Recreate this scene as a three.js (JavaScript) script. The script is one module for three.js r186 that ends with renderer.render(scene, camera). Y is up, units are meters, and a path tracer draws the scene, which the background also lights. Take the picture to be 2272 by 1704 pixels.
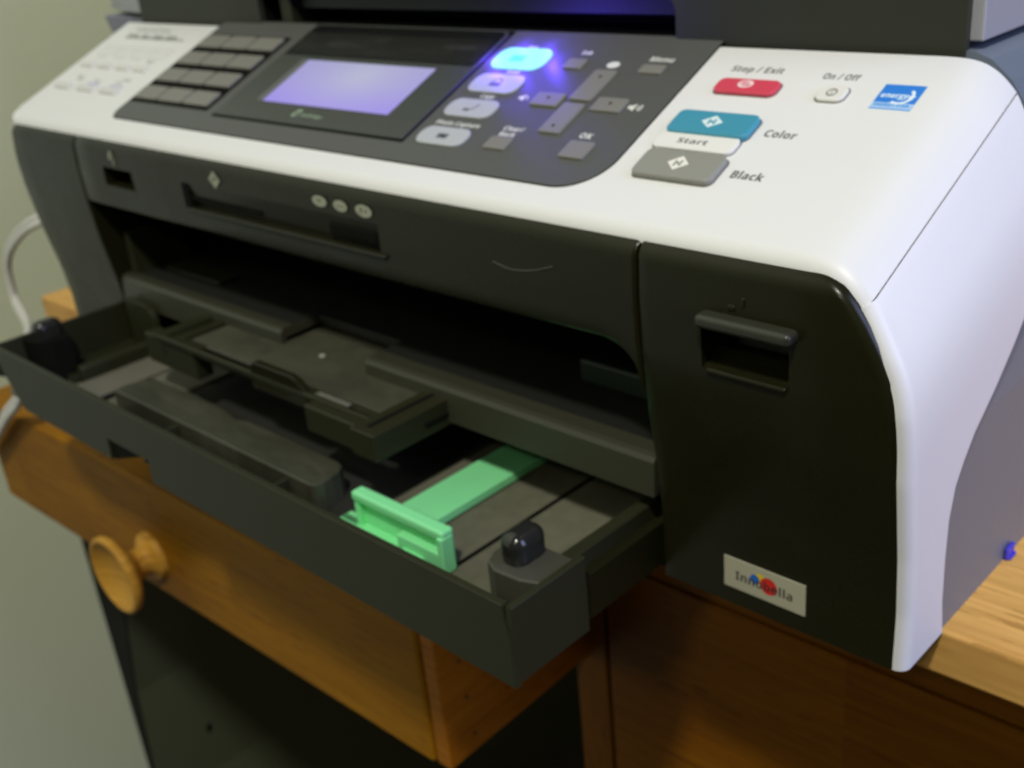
import * as THREE from 'three';
import { mergeGeometries, toCreasedNormals } from 'three/addons/utils/BufferGeometryUtils.js';
import { RoundedBoxGeometry } from 'three/addons/geometries/RoundedBoxGeometry.js';
import { RectAreaLightUniformsLib } from 'three/addons/lights/RectAreaLightUniformsLib.js';

// ---------------------------------------------------------------- camera, light, exposure
const scene = new THREE.Scene();
const camera = new THREE.PerspectiveCamera(38.074, 4 / 3, 0.01, 30);
camera.matrixAutoUpdate = true;
camera.position.set(0.48372, 0.171947, 0.194312);
camera.up.set(-0.23283052, 0.90299905, -0.36108539);
camera.lookAt(0.48372 - 0.652928, 0.171947 - 0.42031132, 0.194312 - 0.63009788);
camera.focus = 0.175; camera.userData.fStop = 27;
scene.background = new THREE.Color().setRGB(0.008, 0.010, 0.004);

const renderer = new THREE.WebGLRenderer({ antialias: true });
renderer.setSize(1024, 768);
renderer.toneMapping = THREE.LinearToneMapping;
renderer.toneMappingExposure = 1;
renderer.shadowMap.enabled = true;
RectAreaLightUniformsLib.init();

// ceiling lamp of the room, above and in front of the desk, out of frame
const lamp = new THREE.PointLight(new THREE.Color().setRGB(1.0, 0.97, 0.86), 2.55, 0, 2);
lamp.name = 'ceiling_lamp_light'; lamp.position.set(0.62, 0.98, 0.50); lamp.castShadow = true; lamp.shadow.radius = 2.4;
scene.add(lamp);
// second, weaker lamp behind the photographer, lower
const backLamp = new THREE.PointLight(new THREE.Color().setRGB(1.0, 0.93, 0.72), 0.95, 0, 2);
backLamp.name = 'room_lamp_light'; backLamp.position.set(0.9, 1.3, 1.5); backLamp.castShadow = true; backLamp.shadow.radius = 4;
scene.add(backLamp);
// cool light from a window at the right of the desk, out of frame
const windowLight = new THREE.RectAreaLight(new THREE.Color().setRGB(0.52, 0.60, 1.0), 6.2, 0.6, 0.8);
windowLight.name = 'window_light'; windowLight.position.set(1.35, 0.52, -0.2); windowLight.lookAt(0.39, 0.06, -0.05);
scene.add(windowLight);

// ---------------------------------------------------------------- helpers
const M = 0.001;                                   // lengths below are written in millimetres
let seed = 7;
const rnd = () => { seed = (seed * 1664525 + 1013904223) >>> 0; return seed / 4294967296; };
const used = {};
function numbered(n) { used[n] = (used[n] || 0) + 1; return used[n] === 1 ? n : n + '_' + String(used[n] - 1).padStart(3, '0'); }
function put(geos, mat, name, parent) {
  const list = (Array.isArray(geos) ? geos : [geos]).map((g) => { const q = g.index ? g.toNonIndexed() : g; for (const k of Object.keys(q.attributes)) if (!['position', 'normal', 'uv'].includes(k)) q.deleteAttribute(k); if (!q.attributes.normal) q.computeVertexNormals(); if (!q.attributes.uv) q.setAttribute('uv', new THREE.BufferAttribute(new Float32Array(q.attributes.position.count * 2), 2)); return q; });
  const m = new THREE.Mesh(list.length > 1 ? mergeGeometries(list) : list[0], mat);
  m.name = name; m.castShadow = m.receiveShadow = true; parent.add(m);
  return m;
}
function thing(name, label, category, pos = [0, 0, 0], turn = 0) {
  const g = new THREE.Group(); g.name = numbered(name); g.position.set(...pos); g.rotation.y = turn;
  g.userData = { label, category }; scene.add(g); return g;
}
// box given by its limits in millimetres, with rounded edges
function bx(x0, x1, y0, y1, z0, z1, r = 0.4) {
  const w = (x1 - x0) * M, h = (y1 - y0) * M, d = (z1 - z0) * M;
  const g = r > 0 ? new RoundedBoxGeometry(w, h, d, 2, Math.min(r * M, w * 0.49, h * 0.49, d * 0.49)) : new THREE.BoxGeometry(w, h, d);
  g.translate((x0 + x1) / 2 * M, (y0 + y1) / 2 * M, (z0 + z1) / 2 * M); return g;
}
// outline in millimetres -> Shape
function poly(pts) { return new THREE.Shape(pts.map(([x, y]) => new THREE.Vector2(x * M, y * M))); }
function rrShape(x0, x1, y0, y1, r, rr) {
  const q = rr || [r, r, r, r], s = new THREE.Shape();   // corner radii: bl, br, tr, tl
  const [a, b, c, d] = q.map((v) => v * M), X0 = x0 * M, X1 = x1 * M, Y0 = y0 * M, Y1 = y1 * M;
  s.moveTo(X0 + a, Y0); s.lineTo(X1 - b, Y0); s.absarc(X1 - b, Y0 + b, b, -Math.PI / 2, 0, false);
  s.lineTo(X1, Y1 - c); s.absarc(X1 - c, Y1 - c, c, 0, Math.PI / 2, false);
  s.lineTo(X0 + d, Y1); s.absarc(X0 + d, Y1 - d, d, Math.PI / 2, Math.PI, false);
  s.lineTo(X0, Y0 + a); s.absarc(X0 + a, Y0 + a, a, Math.PI, Math.PI * 1.5, false);
  return s;
}
function ext(shape, z0, z1, bev = 0) {                     // extrude along z between limits (mm)
  const b = bev * M, g = new THREE.ExtrudeGeometry(shape, { depth: (z1 - z0) * M - 2 * b, bevelEnabled: b > 0, bevelThickness: b, bevelSize: b, bevelOffset: -b, bevelSegments: 3, curveSegments: 10 });
  g.translate(0, 0, z0 * M + b); return g;
}
function extX(pts, x0, x1, bev = 0) {                      // outline in (z, y) extruded along x
  const g = ext(poly(pts.map(([z, y]) => [-z, y])), x0, x1, bev); g.rotateY(Math.PI / 2); return g;
}
function extY(pts, y0, y1, bev = 0) {                      // outline in (x, z) extruded along y
  const g = ext(poly(pts.map(([x, z]) => [x, -z])), y0, y1, bev); g.rotateX(-Math.PI / 2); return g;
}
function mapUV(g, ax, ay, a0, a1, b0, b1) {                // planar uv from two position axes (mm limits)
  const p = g.attributes.position, uv = new Float32Array(p.count * 2), get = (i, k) => p.array[i * 3 + k];
  for (let i = 0; i < p.count; i++) { uv[2 * i] = (get(i, ax) / M - a0) / (a1 - a0); uv[2 * i + 1] = (get(i, ay) / M - b0) / (b1 - b0); }
  g.setAttribute('uv', new THREE.BufferAttribute(uv, 2)); return g;
}
// creased normals, worked out in millimetres because the helper welds points closer than a hundredth
function creased(g, a) { g.scale(1000, 1000, 1000); const q = toCreasedNormals(g, a); q.scale(0.001, 0.001, 0.001); return q; }
function gridGeo(rows, crease = 0.7) {                     // rows of points (metres), quads between them
  const pos = [], idx = [], n = rows[0].length;
  rows.forEach((r) => r.forEach((p) => pos.push(...p)));
  for (let i = 0; i + 1 < rows.length; i++) for (let j = 0; j + 1 < n; j++) { const a = i * n + j, b = a + 1, c = a + n, d = c + 1; idx.push(a, b, c, b, d, c); }
  const g = new THREE.BufferGeometry(); g.setAttribute('position', new THREE.Float32BufferAttribute(pos, 3)); g.setIndex(idx);
  return creased(g, crease);
}
function canvas(w, h, draw) { const c = document.createElement('canvas'); c.width = w; c.height = h; draw(c.getContext('2d'), w, h); const t = new THREE.CanvasTexture(c); t.colorSpace = THREE.SRGBColorSpace; t.anisotropy = 8; return t; }
// value noise on a torus, for textures
function noiseTable(n, s) { let q = s; const r = () => { q = (q * 1664525 + 1013904223) >>> 0; return q / 4294967296; }; const a = new Float32Array(n * n); for (let i = 0; i < n * n; i++) a[i] = r(); return (x, y) => { const xi = Math.floor(x), yi = Math.floor(y), fx = x - xi, fy = y - yi, u = fx * fx * (3 - 2 * fx), v = fy * fy * (3 - 2 * fy), g = (i, j) => a[((j % n + n) % n) * n + ((i % n + n) % n)]; return (g(xi, yi) * (1 - u) + g(xi + 1, yi) * u) * (1 - v) + (g(xi, yi + 1) * (1 - u) + g(xi + 1, yi + 1) * u) * v; }; }
const nA = noiseTable(64, 11), nB = noiseTable(64, 23), nC = noiseTable(128, 5);
function dataTex(w, h, f, srgb) {
  const d = new Uint8Array(w * h * 4);
  for (let y = 0; y < h; y++) for (let x = 0; x < w; x++) { const c = f(x / w, y / h), i = (y * w + x) * 4; d[i] = c[0]; d[i + 1] = c[1]; d[i + 2] = c[2]; d[i + 3] = 255; }
  const t = new THREE.DataTexture(d, w, h); t.wrapS = t.wrapT = THREE.RepeatWrapping; t.magFilter = THREE.LinearFilter; t.minFilter = THREE.LinearMipmapLinearFilter; t.generateMipmaps = true;
  if (srgb) t.colorSpace = THREE.SRGBColorSpace; t.needsUpdate = true; return t;
}
const lin = (r, g, b) => new THREE.Color().setRGB(r, g, b);
const std = (c, rough, extra = {}) => new THREE.MeshStandardMaterial({ color: lin(...c), roughness: rough, metalness: 0, ...extra });

// ---------------------------------------------------------------- materials
const grainBump = dataTex(256, 256, (u, v) => { const k = 255 * (0.5 * nC(u * 128, v * 128) + 0.5 * nA(u * 64, v * 64)); return [k, k, k]; });
const gb = (s) => { const t = grainBump.clone(); t.repeat.set(s, s); t.needsUpdate = true; return t; };
const smudge = dataTex(256, 256, (u, v) => { const k = 0.55 * nA(u * 6, v * 6) + 0.3 * nB(u * 20, v * 20) + 0.15 * nC(u * 90, v * 90), g = 255 * Math.min(1, 0.62 + 0.55 * (k - 0.35)); return [g, g, g]; });
const mats = {
  white: std([0.79, 0.79, 0.79], 0.42),
  black: new THREE.MeshPhysicalMaterial({ color: lin(0.0130, 0.0130, 0.0050), roughness: 0.40, roughnessMap: smudge, specularIntensity: 0.5 }),
  blackTray: new THREE.MeshPhysicalMaterial({ color: lin(0.022, 0.0235, 0.0105), roughness: 0.46, specularIntensity: 0.5 }),
  floorGrey: std([0.14, 0.134, 0.105], 0.62),
  slab: std([0.056, 0.056, 0.042], 0.4),
  inset: std([0.085, 0.087, 0.080], 0.5),
  key: std([0.20, 0.195, 0.17], 0.5),
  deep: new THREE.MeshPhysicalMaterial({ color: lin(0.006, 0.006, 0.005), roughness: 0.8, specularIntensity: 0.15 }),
  gloss: std([0.012, 0.013, 0.012], 0.12),
  greySide: std([0.16, 0.19, 0.235], 0.36),
  scanSide: std([0.36, 0.37, 0.40], 0.5),
  green: std([0.25, 0.82, 0.37], 0.42),
  knobBlack: std([0.018, 0.018, 0.016], 0.16),
};
const dustTex = dataTex(512, 256, (u, v) => { const k = 0.5 * nA(u * 7, v * 5) + 0.3 * nB(u * 22, v * 14) + 0.2 * nC(u * 100, v * 60), sp = nC(u * 128 + 3, v * 64 + 9) > 0.985 ? 60 : 0, g = 118 + 130 * (k - 0.32) + sp; return [Math.min(255, g), Math.min(255, g), Math.min(255, g * 0.97)]; });
const dusty = (c, rough) => new THREE.MeshStandardMaterial({ color: lin(...c.map((v) => v * 2.1)), map: dustTex, roughness: rough });
// wood: fine grain drawn along u; uv in metres
const woodTex = dataTex(1024, 512, (u, v) => {
  const w = nA(u * 4, v * 24) * 0.5 + nB(u * 9, v * 64) * 0.3, ring = 0.5 + 0.5 * Math.sin((v * 26 + w * 3.2 + nA(u * 3, v * 7) * 2.0) * 6.283);
  const fine = nC(u * 10, v * 128), pore = nC(u * 24 + 40, v * 128) > 0.86 ? 0.8 : 1, k = (0.86 + 0.035 * ring + 0.085 * fine + 0.04 * nC(u * 40 + 9, v * 128)) * (0.45 + 0.55 * pore) + 0.12 * (nB(u * 3, v * 5) - 0.5);
  return [Math.min(255, 226 * k), Math.min(255, 172 * Math.pow(k, 1.25)), Math.min(255, 96 * Math.pow(k, 1.6))];
}, true);
function wood(tint, rough, rot = 0) { const t = woodTex.clone(); t.repeat.set(1 / 0.32, 1 / 0.16); t.rotation = rot; t.needsUpdate = true; return new THREE.MeshPhysicalMaterial({ map: t, color: lin(...tint), roughness: rough, specularIntensity: 0.35 }); }
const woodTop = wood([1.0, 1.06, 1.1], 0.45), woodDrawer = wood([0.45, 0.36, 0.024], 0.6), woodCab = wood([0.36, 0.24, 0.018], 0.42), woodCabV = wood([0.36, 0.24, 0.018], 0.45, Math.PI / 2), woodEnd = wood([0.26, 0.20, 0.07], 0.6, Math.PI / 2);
function woodUV(g, ax, ay) { const p = g.attributes.position, uv = new Float32Array(p.count * 2), o = rnd(), o2 = rnd(); for (let i = 0; i < p.count; i++) { uv[2 * i] = p.array[i * 3 + ax] + o; uv[2 * i + 1] = p.array[i * 3 + ay] + o2; } g.setAttribute('uv', new THREE.BufferAttribute(uv, 2)); return g; }
function boardUV(g) {                                       // uv by the face that each triangle mostly faces
  g = g.index ? g.toNonIndexed() : g; const p = g.attributes.position, n = g.attributes.normal, uv = new Float32Array(p.count * 2), o = rnd(), o2 = rnd();
  for (let i = 0; i < p.count; i += 3) { const nx = Math.abs(n.getX(i)), ny = Math.abs(n.getY(i)), nz = Math.abs(n.getZ(i)); const [a, b] = ny > nx && ny > nz ? [0, 2] : nz > nx ? [0, 1] : [2, 1]; for (let k = i; k < i + 3; k++) { uv[2 * k] = p.array[k * 3 + a] + o; uv[2 * k + 1] = p.array[k * 3 + b] + o2; } }
  g.setAttribute('uv', new THREE.BufferAttribute(uv, 2)); return g;
}

// ---------------------------------------------------------------- setting: wall, floor
const wallTex = dataTex(512, 512, (u, v) => { const k = 0.5 * nC(u * 96, v * 96) + 0.35 * nA(u * 40, v * 40) + 0.15 * nB(u * 10, v * 10), g = 255 * k; return [g, g, g]; });
wallTex.repeat.set(9, 9);
const wallMat = new THREE.MeshStandardMaterial({ color: lin(0.82, 0.89, 0.67), roughness: 0.8, bumpMap: wallTex, bumpScale: 0.00018 });
const wall = put(mapUV(bx(-313.5, -213.5, -760, 1600, -1200, 1200, 0), 2, 1, 0, 1000, 0, 1000), wallMat, 'wall', scene);
wall.userData = { kind: 'structure', label: 'pale green painted wall at the left of the desk', category: 'wall' };
const floor = put(bx(-213.5, 1600, -800, -760, -1200, 1200, 0), std([0.10, 0.08, 0.06], 0.8), 'floor', scene);
floor.userData = { kind: 'structure', label: 'dark floor under the desk', category: 'floor' };

// ---------------------------------------------------------------- desk
const desk = thing('desk', 'orange brown wooden desk that the printer stands on', 'desk', [0.398, 0, 0], 0.0255);
const dx = (v) => v - 398;
function board(x0, x1, y0, y1, z0, z1, r, mat, name, parent) { return put(boardUV(bx(dx(x0), dx(x1), y0, y1, z0, z1, r)), mat, name, parent); }
board(-56, 1000, -13.6, 0, -640, -20.0, 1.4, woodTop, 'tabletop', desk);
board(245.7, 261, -760, -13.8, -600, -60.5, 0.8, woodCabV, 'post', desk);
board(261.6, 1000, -54.3, -13.8, -90, -60, 0.8, woodCab, 'rail', desk);
board(262.9, 1000, -700, -55.8, -80, -60, 1.0, woodCab, 'cabinet_door', desk);
board(270, 1000, -760, -15.2, -600, -100, 0, woodEnd, 'cabinet_body', desk);
board(-50, 245, -740, -15.2, -640, -620, 0, woodEnd, 'back_panel', desk);
// drawer, pulled open
const drawer = board(-81, 244.6, -105.5, -47, -5, 14.4, 2.2, woodDrawer, 'drawer', desk);
board(244.8, 251.6, -105, -49, -360, 13.4, 0.9, wood([0.52, 0.34, 0.06], 0.5), 'side_panel', drawer);
board(-80, -72, -105, -49, -360, -5.2, 0.8, woodDrawer, 'side_panel', drawer);
board(-72, 244.6, -98, -94, -360, -5.2, 0.3, woodEnd, 'bottom_panel', drawer);
for (const [y, z] of [[-64, 4], [-80, 2.5], [-97, 1]]) { const g = new THREE.CylinderGeometry(0.0007, 0.0007, 0.0006, 10); g.rotateZ(Math.PI / 2); g.translate(dx(251.7) * M, y * M, z * M); put(g, std([0.05, 0.03, 0.015], 0.7), 'nail', drawer); }
{
  const prof = [[0, 0], [12.5, 0], [13.2, 1.2], [12.6, 3.2], [10, 4.6], [8.0, 6.5], [7.6, 9], [8.6, 12], [13.5, 15.5], [19.0, 18.2], [21.2, 20.4], [21.6, 22.4], [20.8, 24.0], [19.0, 24.3], [17.2, 22.8], [12, 19.8], [6, 18.2], [0, 17.8]].map(([r, h]) => new THREE.Vector2(Math.max(r, 0.0001) * M, h * M));
  const g = new THREE.LatheGeometry(new THREE.SplineCurve(prof).getPoints(90), 64); g.scale(0.84, 0.84, 0.84); g.rotateX(Math.PI / 2); g.translate(dx(71) * M, -85.5 * M, 14.3 * M);
  put(woodUV(g, 0, 1), wood([0.72, 0.70, 0.36], 0.48), 'knob', drawer);
}

// ---------------------------------------------------------------- dark panel under the drawer
const lean = thing('leaning_panel', 'dark grey panel leaning against the wall below the open drawer', 'panel');
put(ext(poly([[-213.2, -760], [-211.6, -760], [-211.8, -474], [-196, -352], [-135.8, -122], [-213.2, -120]]), -1150, -50, 0), std([0.13, 0.15, 0.09], 0.7), 'sheet', lean);
put(ext(poly([[-213.2, -759], [-211.8, -759], [-212, -474], [-196.2, -352], [-136, -123], [-213.2, -121]]), -49.8, -48.6, 0), std([0.0025, 0.0025, 0.0025], 0.9), 'edge', lean);  // near-black face painted in for the shaded gap between panel and wall
{ const g = new THREE.SphereGeometry(0.001, 12, 8); g.scale(1.2, 8, 3); g.translate(-0.2062, -0.424, -0.100); put(g, mats.deep, 'dent', lean); }

// ---------------------------------------------------------------- printer
const printer = thing('printer', 'white and black inkjet printer with open paper tray standing on the wooden desk', 'printer');
const TH = 24 * Math.PI / 180, cT = Math.cos(TH), sT = Math.sin(TH), tT = Math.tan(TH);
const P = (u, v, h = 0) => [u * M, (96 + v * sT + h * cT) * M, (1 - v * cT + h * sT) * M];       // point on the sloped control panel: u right, v up the slope, h above it
function onPanel(g) { g.rotateX(-Math.PI / 2 + TH); g.translate(0, 0.096, 0.001); return g; }       // a geometry built in (u, v, h) onto that slope
// front face bulges a little: depth of the front at height y (mm)
const zk = [[0, 0], [15, 0], [30, 1.2], [50, 4.2], [66, 5.6], [80, 6.0], [94, 5.4], [100, 5.2]];
function lerpK(k, y) { for (let i = 0; i + 1 < k.length; i++) if (y <= k[i + 1][0]) { const t = Math.max(0, (y - k[i][0]) / (k[i + 1][0] - k[i][0])); return k[i][1] + (k[i + 1][1] - k[i][1]) * t; } return k[k.length - 1][1]; }
const zf = (y) => lerpK(zk, y);
const TOPY = 93.4, RT = 4.6;
const zTop = (y) => { const d = TOPY - y; return d < RT ? RT - Math.sqrt(Math.max(0, RT * RT - (RT - d) * (RT - d))) : 0; };
// front panels: rows of y, columns of x per row, holes as [x0, x1, y0, y1]
function frontPanel(ys, cols, holes, zAt, depth) {
  const ny = ys.length, nx = cols(ys[0]).length, V = (i, j, b) => { const y = ys[i], x = cols(y)[j]; return [x * M, y * M, (b ? zAt(x, y) - depth : zAt(x, y)) * M]; };
  const hole = (i, j) => { if (i < 0 || j < 0 || i >= ny - 1 || j >= nx - 1) return true; const a = cols((ys[i] + ys[i + 1]) / 2), x = (a[j] + a[j + 1]) / 2, y = (ys[i] + ys[i + 1]) / 2; return holes.some((h) => x > h[0] && x < h[1] && y > h[2] && y < h[3]); };
  const pos = [], q = (a, b, c, d) => pos.push(...a, ...b, ...c, ...a, ...c, ...d);
  for (let i = 0; i < ny - 1; i++) for (let j = 0; j < nx - 1; j++) {
    if (hole(i, j)) continue;
    q(V(i, j), V(i, j + 1), V(i + 1, j + 1), V(i + 1, j));
    if (hole(i - 1, j)) q(V(i, j + 1), V(i, j), V(i, j, 1), V(i, j + 1, 1));
    if (hole(i + 1, j)) q(V(i + 1, j), V(i + 1, j + 1), V(i + 1, j + 1, 1), V(i + 1, j, 1));
    if (hole(i, j - 1)) q(V(i, j), V(i + 1, j), V(i + 1, j, 1), V(i, j, 1));
    if (hole(i, j + 1)) q(V(i + 1, j + 1), V(i, j + 1), V(i, j + 1, 1), V(i + 1, j + 1, 1));
  }
  const g = new THREE.BufferGeometry(); g.setAttribute('position', new THREE.Float32BufferAttribute(pos, 3));
  return mapUV(creased(g, 0.6), 0, 1, 0, 120, 0, 120);
}
const range = (a, b, n) => Array.from({ length: n + 1 }, (_, i) => a + (b - a) * i / n);
const topRows = [89.4, 90.3, 91.2, 91.9, 92.5, 92.9, 93.2, 93.35, TOPY];
const merge1 = (a) => [...new Set(a.map((v) => +v.toFixed(3)))].sort((p, q) => p - q);
// left front panel
{
  const xl = (y) => lerpK([[0, 2.5], [25, 1.5], [50, -0.5], [75, -2.5], [88, -1], [95, 1.5]], y);
  const ys = merge1([...range(0, 89, 24), ...topRows]);
  const cols = (y) => [xl(y), xl(y) + 0.3, xl(y) + 1, xl(y) + 2.2, 12, 25, 40, 55, 56.6, 57.1, 57.4];
  const z = (x, y) => { const d = x - xl(y), e = 57.4 - x; return zf(y) - zTop(y) - (d < 2.2 ? 2.2 - Math.sqrt(Math.max(0, 4.84 - (2.2 - d) ** 2)) : 0) - (e < 0.8 ? 0.5 * (1 - e / 0.8) ** 2 : 0); };
  put(frontPanel(ys, cols, [], z, 12), mats.black, 'left_front_panel', printer);
}
// right front panel with finger grip
const xrK = [[0, 397.6], [20, 397.4], [38, 397.2], [62, 396.6], [67, 396.2], [73, 394.9], [80, 391.4], [84, 389.0], [88, 386.0], [91, 383.2], [92.6, 380.4], [93.1, 378.6], [93.4, 374]];
let handle;
{
  const xr = (y) => lerpK(xrK, y);
  const ys = merge1([...range(0, 66, 20), 66.2, 70, 73, 78.0, 80, 82, 84, 86, 88, 89, ...topRows]);
  const cols = (y) => { const r = xr(y), h = Math.min(372.2, r - 4); return [332.8, 333.1, 333.6, 336, 342, 350, 360, h, r - 3, r - 2, r - 1.2, r - 0.6, r - 0.2, r]; };
  const z = (x, y) => { const e = xr(y) - x, d = x - 332.8; return zf(y) - zTop(y) - (e < 3 ? 3 - Math.sqrt(Math.max(0, 9 - (3 - e) ** 2)) : 0) - (d < 0.8 ? 0.5 * (1 - d / 0.8) ** 2 : 0); };
  const panel = put(frontPanel(ys, cols, [[350, 372.2, 66.2, 78.0]], z, 12), mats.black, 'right_front_panel', printer);
  handle = put([bx(349.8, 372.4, 66, 78.5, -6, -2.5, 0), extX([[-3, 66.0], [5.0, 66.0], [-3, 70.5]], 350, 372.2)], mats.black, 'grip_recess', panel);
  put([bx(350.6, 374.4, 77.4, 80.6, 2.5, 9.8, 1.3)], std([0.030, 0.031, 0.022], 0.36), 'grip_lip', panel);
  put([bx(351.5, 371.8, 65.3, 66.7, 3.6, 6.4, 0.6)], mats.black, 'grip_edge', panel);
  put([bx(357.2, 359.2, 81.6, 83, 5.4, 6.3, 0.4), bx(360.5, 361.6, 82.8, 85, 5.4, 6.2, 0.4)], mats.black, 'raised_mark', panel);
  const label = put(mapUV(bx(351.8, 374.4, 5.0, 13.8, 0.05, 0.35, 0.1), 0, 1, 351.8, 374.4, 5, 13.8), new THREE.MeshStandardMaterial({ roughness: 0.5, map: canvas(720, 280, (c, w, h) => {
    c.fillStyle = '#aeab96'; c.fillRect(0, 0, w, h);
    c.fillStyle = '#e0c21e'; c.beginPath(); c.arc(w * 0.455, h * 0.36, h * 0.17, 0, 7); c.fill();
    c.fillStyle = '#1f62c0'; c.beginPath(); c.arc(w * 0.39, h * 0.43, h * 0.15, 0, 7); c.fill();
    c.fillStyle = '#d0241a'; c.beginPath(); c.arc(w * 0.56, h * 0.50, h * 0.27, 0, 7); c.fill();
    c.fillStyle = '#2c2c2a'; c.font = 'bold 112px sans-serif'; c.textAlign = 'center'; c.textBaseline = 'middle'; c.fillText('Innobella', w * 0.5, h * 0.54, w * 0.80);
  }) }), 'label', panel);
  label.userData.label = 'small pale sticker with coloured dots';
}
// centre band above the paper opening
{
  const yb = (x) => x > 320 ? 67 - 10 * (1 - Math.sqrt(Math.max(0, 1 - ((x - 320) / 11.6) ** 2))) - (x > 331.2 ? 2 : 0) : 67;
  const xs = merge1([57.8, 58.1, 58.6, 70, 78, 83, 90, 100.2, 120, 134.6, 150, 170, 190, 216, 240.2, 260, 290, 310, ...range(320, 331, 12), 331.5, 331.9, 332.2]);
  const ysFix = [68.2, 72, 74.4, 76.2, 80, 83.2, 83.8, 87, 89, ...topRows];
  // build by columns so that the lower edge can follow its curve
  const holes = [[78, 100.2, 76.2, 83.2], [134.6, 240.2, 74.4, 83.8]];
  const z = (x, y) => { const e = y - yb(x), d = Math.min(x - 57.8, 332.2 - x); return zf(y) - zTop(y) - (e < 1.2 ? 0.7 * (1 - Math.max(0, e) / 1.2) ** 2 : 0) - (d < 0.8 ? 0.5 * (1 - Math.max(0, d) / 0.8) ** 2 : 0); };
  const colY = (x) => [yb(x), yb(x) + 0.25, yb(x) + 0.6, ...ysFix].map((y, i, a) => i < 3 ? y : y);
  const ny = ysFix.length + 3, nx = xs.length, pos = [], q = (a, b, c, d) => pos.push(...a, ...b, ...c, ...a, ...c, ...d);
  const V = (i, j, b) => { const x = xs[j], y = colY(x)[i]; return [x * M, y * M, (z(x, y) - (b ? 12 : 0)) * M]; };
  const hole = (i, j) => { if (i < 0 || j < 0 || i >= ny - 1 || j >= nx - 1) return true; const x = (xs[j] + xs[j + 1]) / 2, c = colY(x), y = (c[i] + c[i + 1]) / 2; return holes.some((h) => x > h[0] && x < h[1] && y > h[2] && y < h[3]); };
  for (let i = 0; i < ny - 1; i++) for (let j = 0; j < nx - 1; j++) {
    if (hole(i, j)) continue;
    q(V(i, j), V(i, j + 1), V(i + 1, j + 1), V(i + 1, j));
    if (hole(i - 1, j)) q(V(i, j + 1), V(i, j), V(i, j, 1), V(i, j + 1, 1));
    if (hole(i + 1, j)) q(V(i + 1, j), V(i + 1, j + 1), V(i + 1, j + 1, 1), V(i + 1, j, 1));
    if (hole(i, j - 1)) q(V(i, j), V(i + 1, j), V(i + 1, j, 1), V(i, j, 1));
    if (hole(i, j + 1)) q(V(i + 1, j + 1), V(i, j + 1), V(i, j + 1, 1), V(i + 1, j + 1, 1));
  }
  const g = new THREE.BufferGeometry(); g.setAttribute('position', new THREE.Float32BufferAttribute(pos, 3));
  const band = put(mapUV(creased(g, 0.6), 0, 1, 0, 120, 0, 120), mats.black, 'front_band', printer);
  // camera cable port
  put([bx(78, 100.2, 76, 83.4, -8, -5, 0)], mats.deep, 'cable_port', band);
  put([bx(92, 98.5, 77.5, 82, -5, 2.5, 0.6)], std([0.05, 0.012, 0.010], 0.5), 'port_tongue', band);
  put([extX([[-1, 75.6], [6.0, 75.4], [6.0, 76.0], [0, 76.8]], 79.5, 100)], mats.black, 'port_ledge', band);
  // memory card bay: a face that slopes inwards, with two slots and a ledge under it
  const slope = (y) => 5.8 - (83.8 - y) / 9.4 * 2.2;
  put([extX([[5.7, 83.8], [slope(74.4), 74.4], [-6, 74.4], [-6, 83.8]], 134.8, 240)], mats.black, 'card_bay', band);
  put([bx(138, 180, 77.6, 79.0, slope(78.3) - 1.2, slope(78.3) + 0.7, 0.3)], mats.deep, 'card_slot', band);
  put([extX([[5.9, 83.4], [1, 74.8], [6.0, 74.8]], 134.7, 138.5)], mats.deep, 'bay_end', band);
  put([bx(216.8, 239, 77.4, 81.2, slope(79.3) - 2, slope(79.3) + 1.1, 0.6)], mats.deep, 'card_slot', band);
  put([bx(136, 243, 73.6, 75.2, -1, 6.9, 0.7)], mats.black, 'card_ledge', band);
  // white printed marks
  const mark = (x0, x1, y0, y1, zz, draw, name) => put(mapUV(bx(x0, x1, y0, y1, zz, zz + 0.12, 0), 0, 1, x0, x1, y0, y1), new THREE.MeshStandardMaterial({ transparent: true, roughness: 0.6, map: canvas(200, 200, (c, w, h) => { c.clearRect(0, 0, w, h); c.fillStyle = c.strokeStyle = '#a2a592'; c.lineWidth = 22; draw(c, w, h); }) }), name, band);
  mark(84.6, 89.4, 84.2, 90, 6.0, (c, w, h) => { c.beginPath(); c.moveTo(45, 120); c.quadraticCurveTo(45, 20, 100, 20); c.quadraticCurveTo(150, 30, 150, 190); c.lineWidth = 34; c.stroke(); c.fillRect(30, 60, 50, 60); }, 'port_symbol');
  mark(153.6, 160.8, 84, 90.2, 6.0, (c, w, h) => { c.beginPath(); c.moveTo(100, 5); c.lineTo(195, 100); c.lineTo(100, 195); c.lineTo(5, 100); c.fill(); c.globalCompositeOperation = 'destination-out'; c.lineWidth = 14; c.beginPath(); c.moveTo(70, 130); c.quadraticCurveTo(60, 70, 100, 90); c.quadraticCurveTo(140, 120, 130, 60); c.stroke(); }, 'diamond_symbol');
  const roundMark = (k) => (c, w, h) => { c.beginPath(); c.ellipse(100, 100, 96, 88, 0.15, 0, 7); c.fill(); c.globalCompositeOperation = 'destination-out'; c.lineWidth = 16; c.beginPath(); if (k === 0) { c.moveTo(60, 70); c.lineTo(100, 110); c.lineTo(120, 70); } else if (k === 1) { c.moveTo(50, 105); c.lineTo(150, 110); } else { c.moveTo(70, 60); c.lineTo(70, 140); c.moveTo(125, 75); c.lineTo(125, 125); } c.stroke(); };
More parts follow.
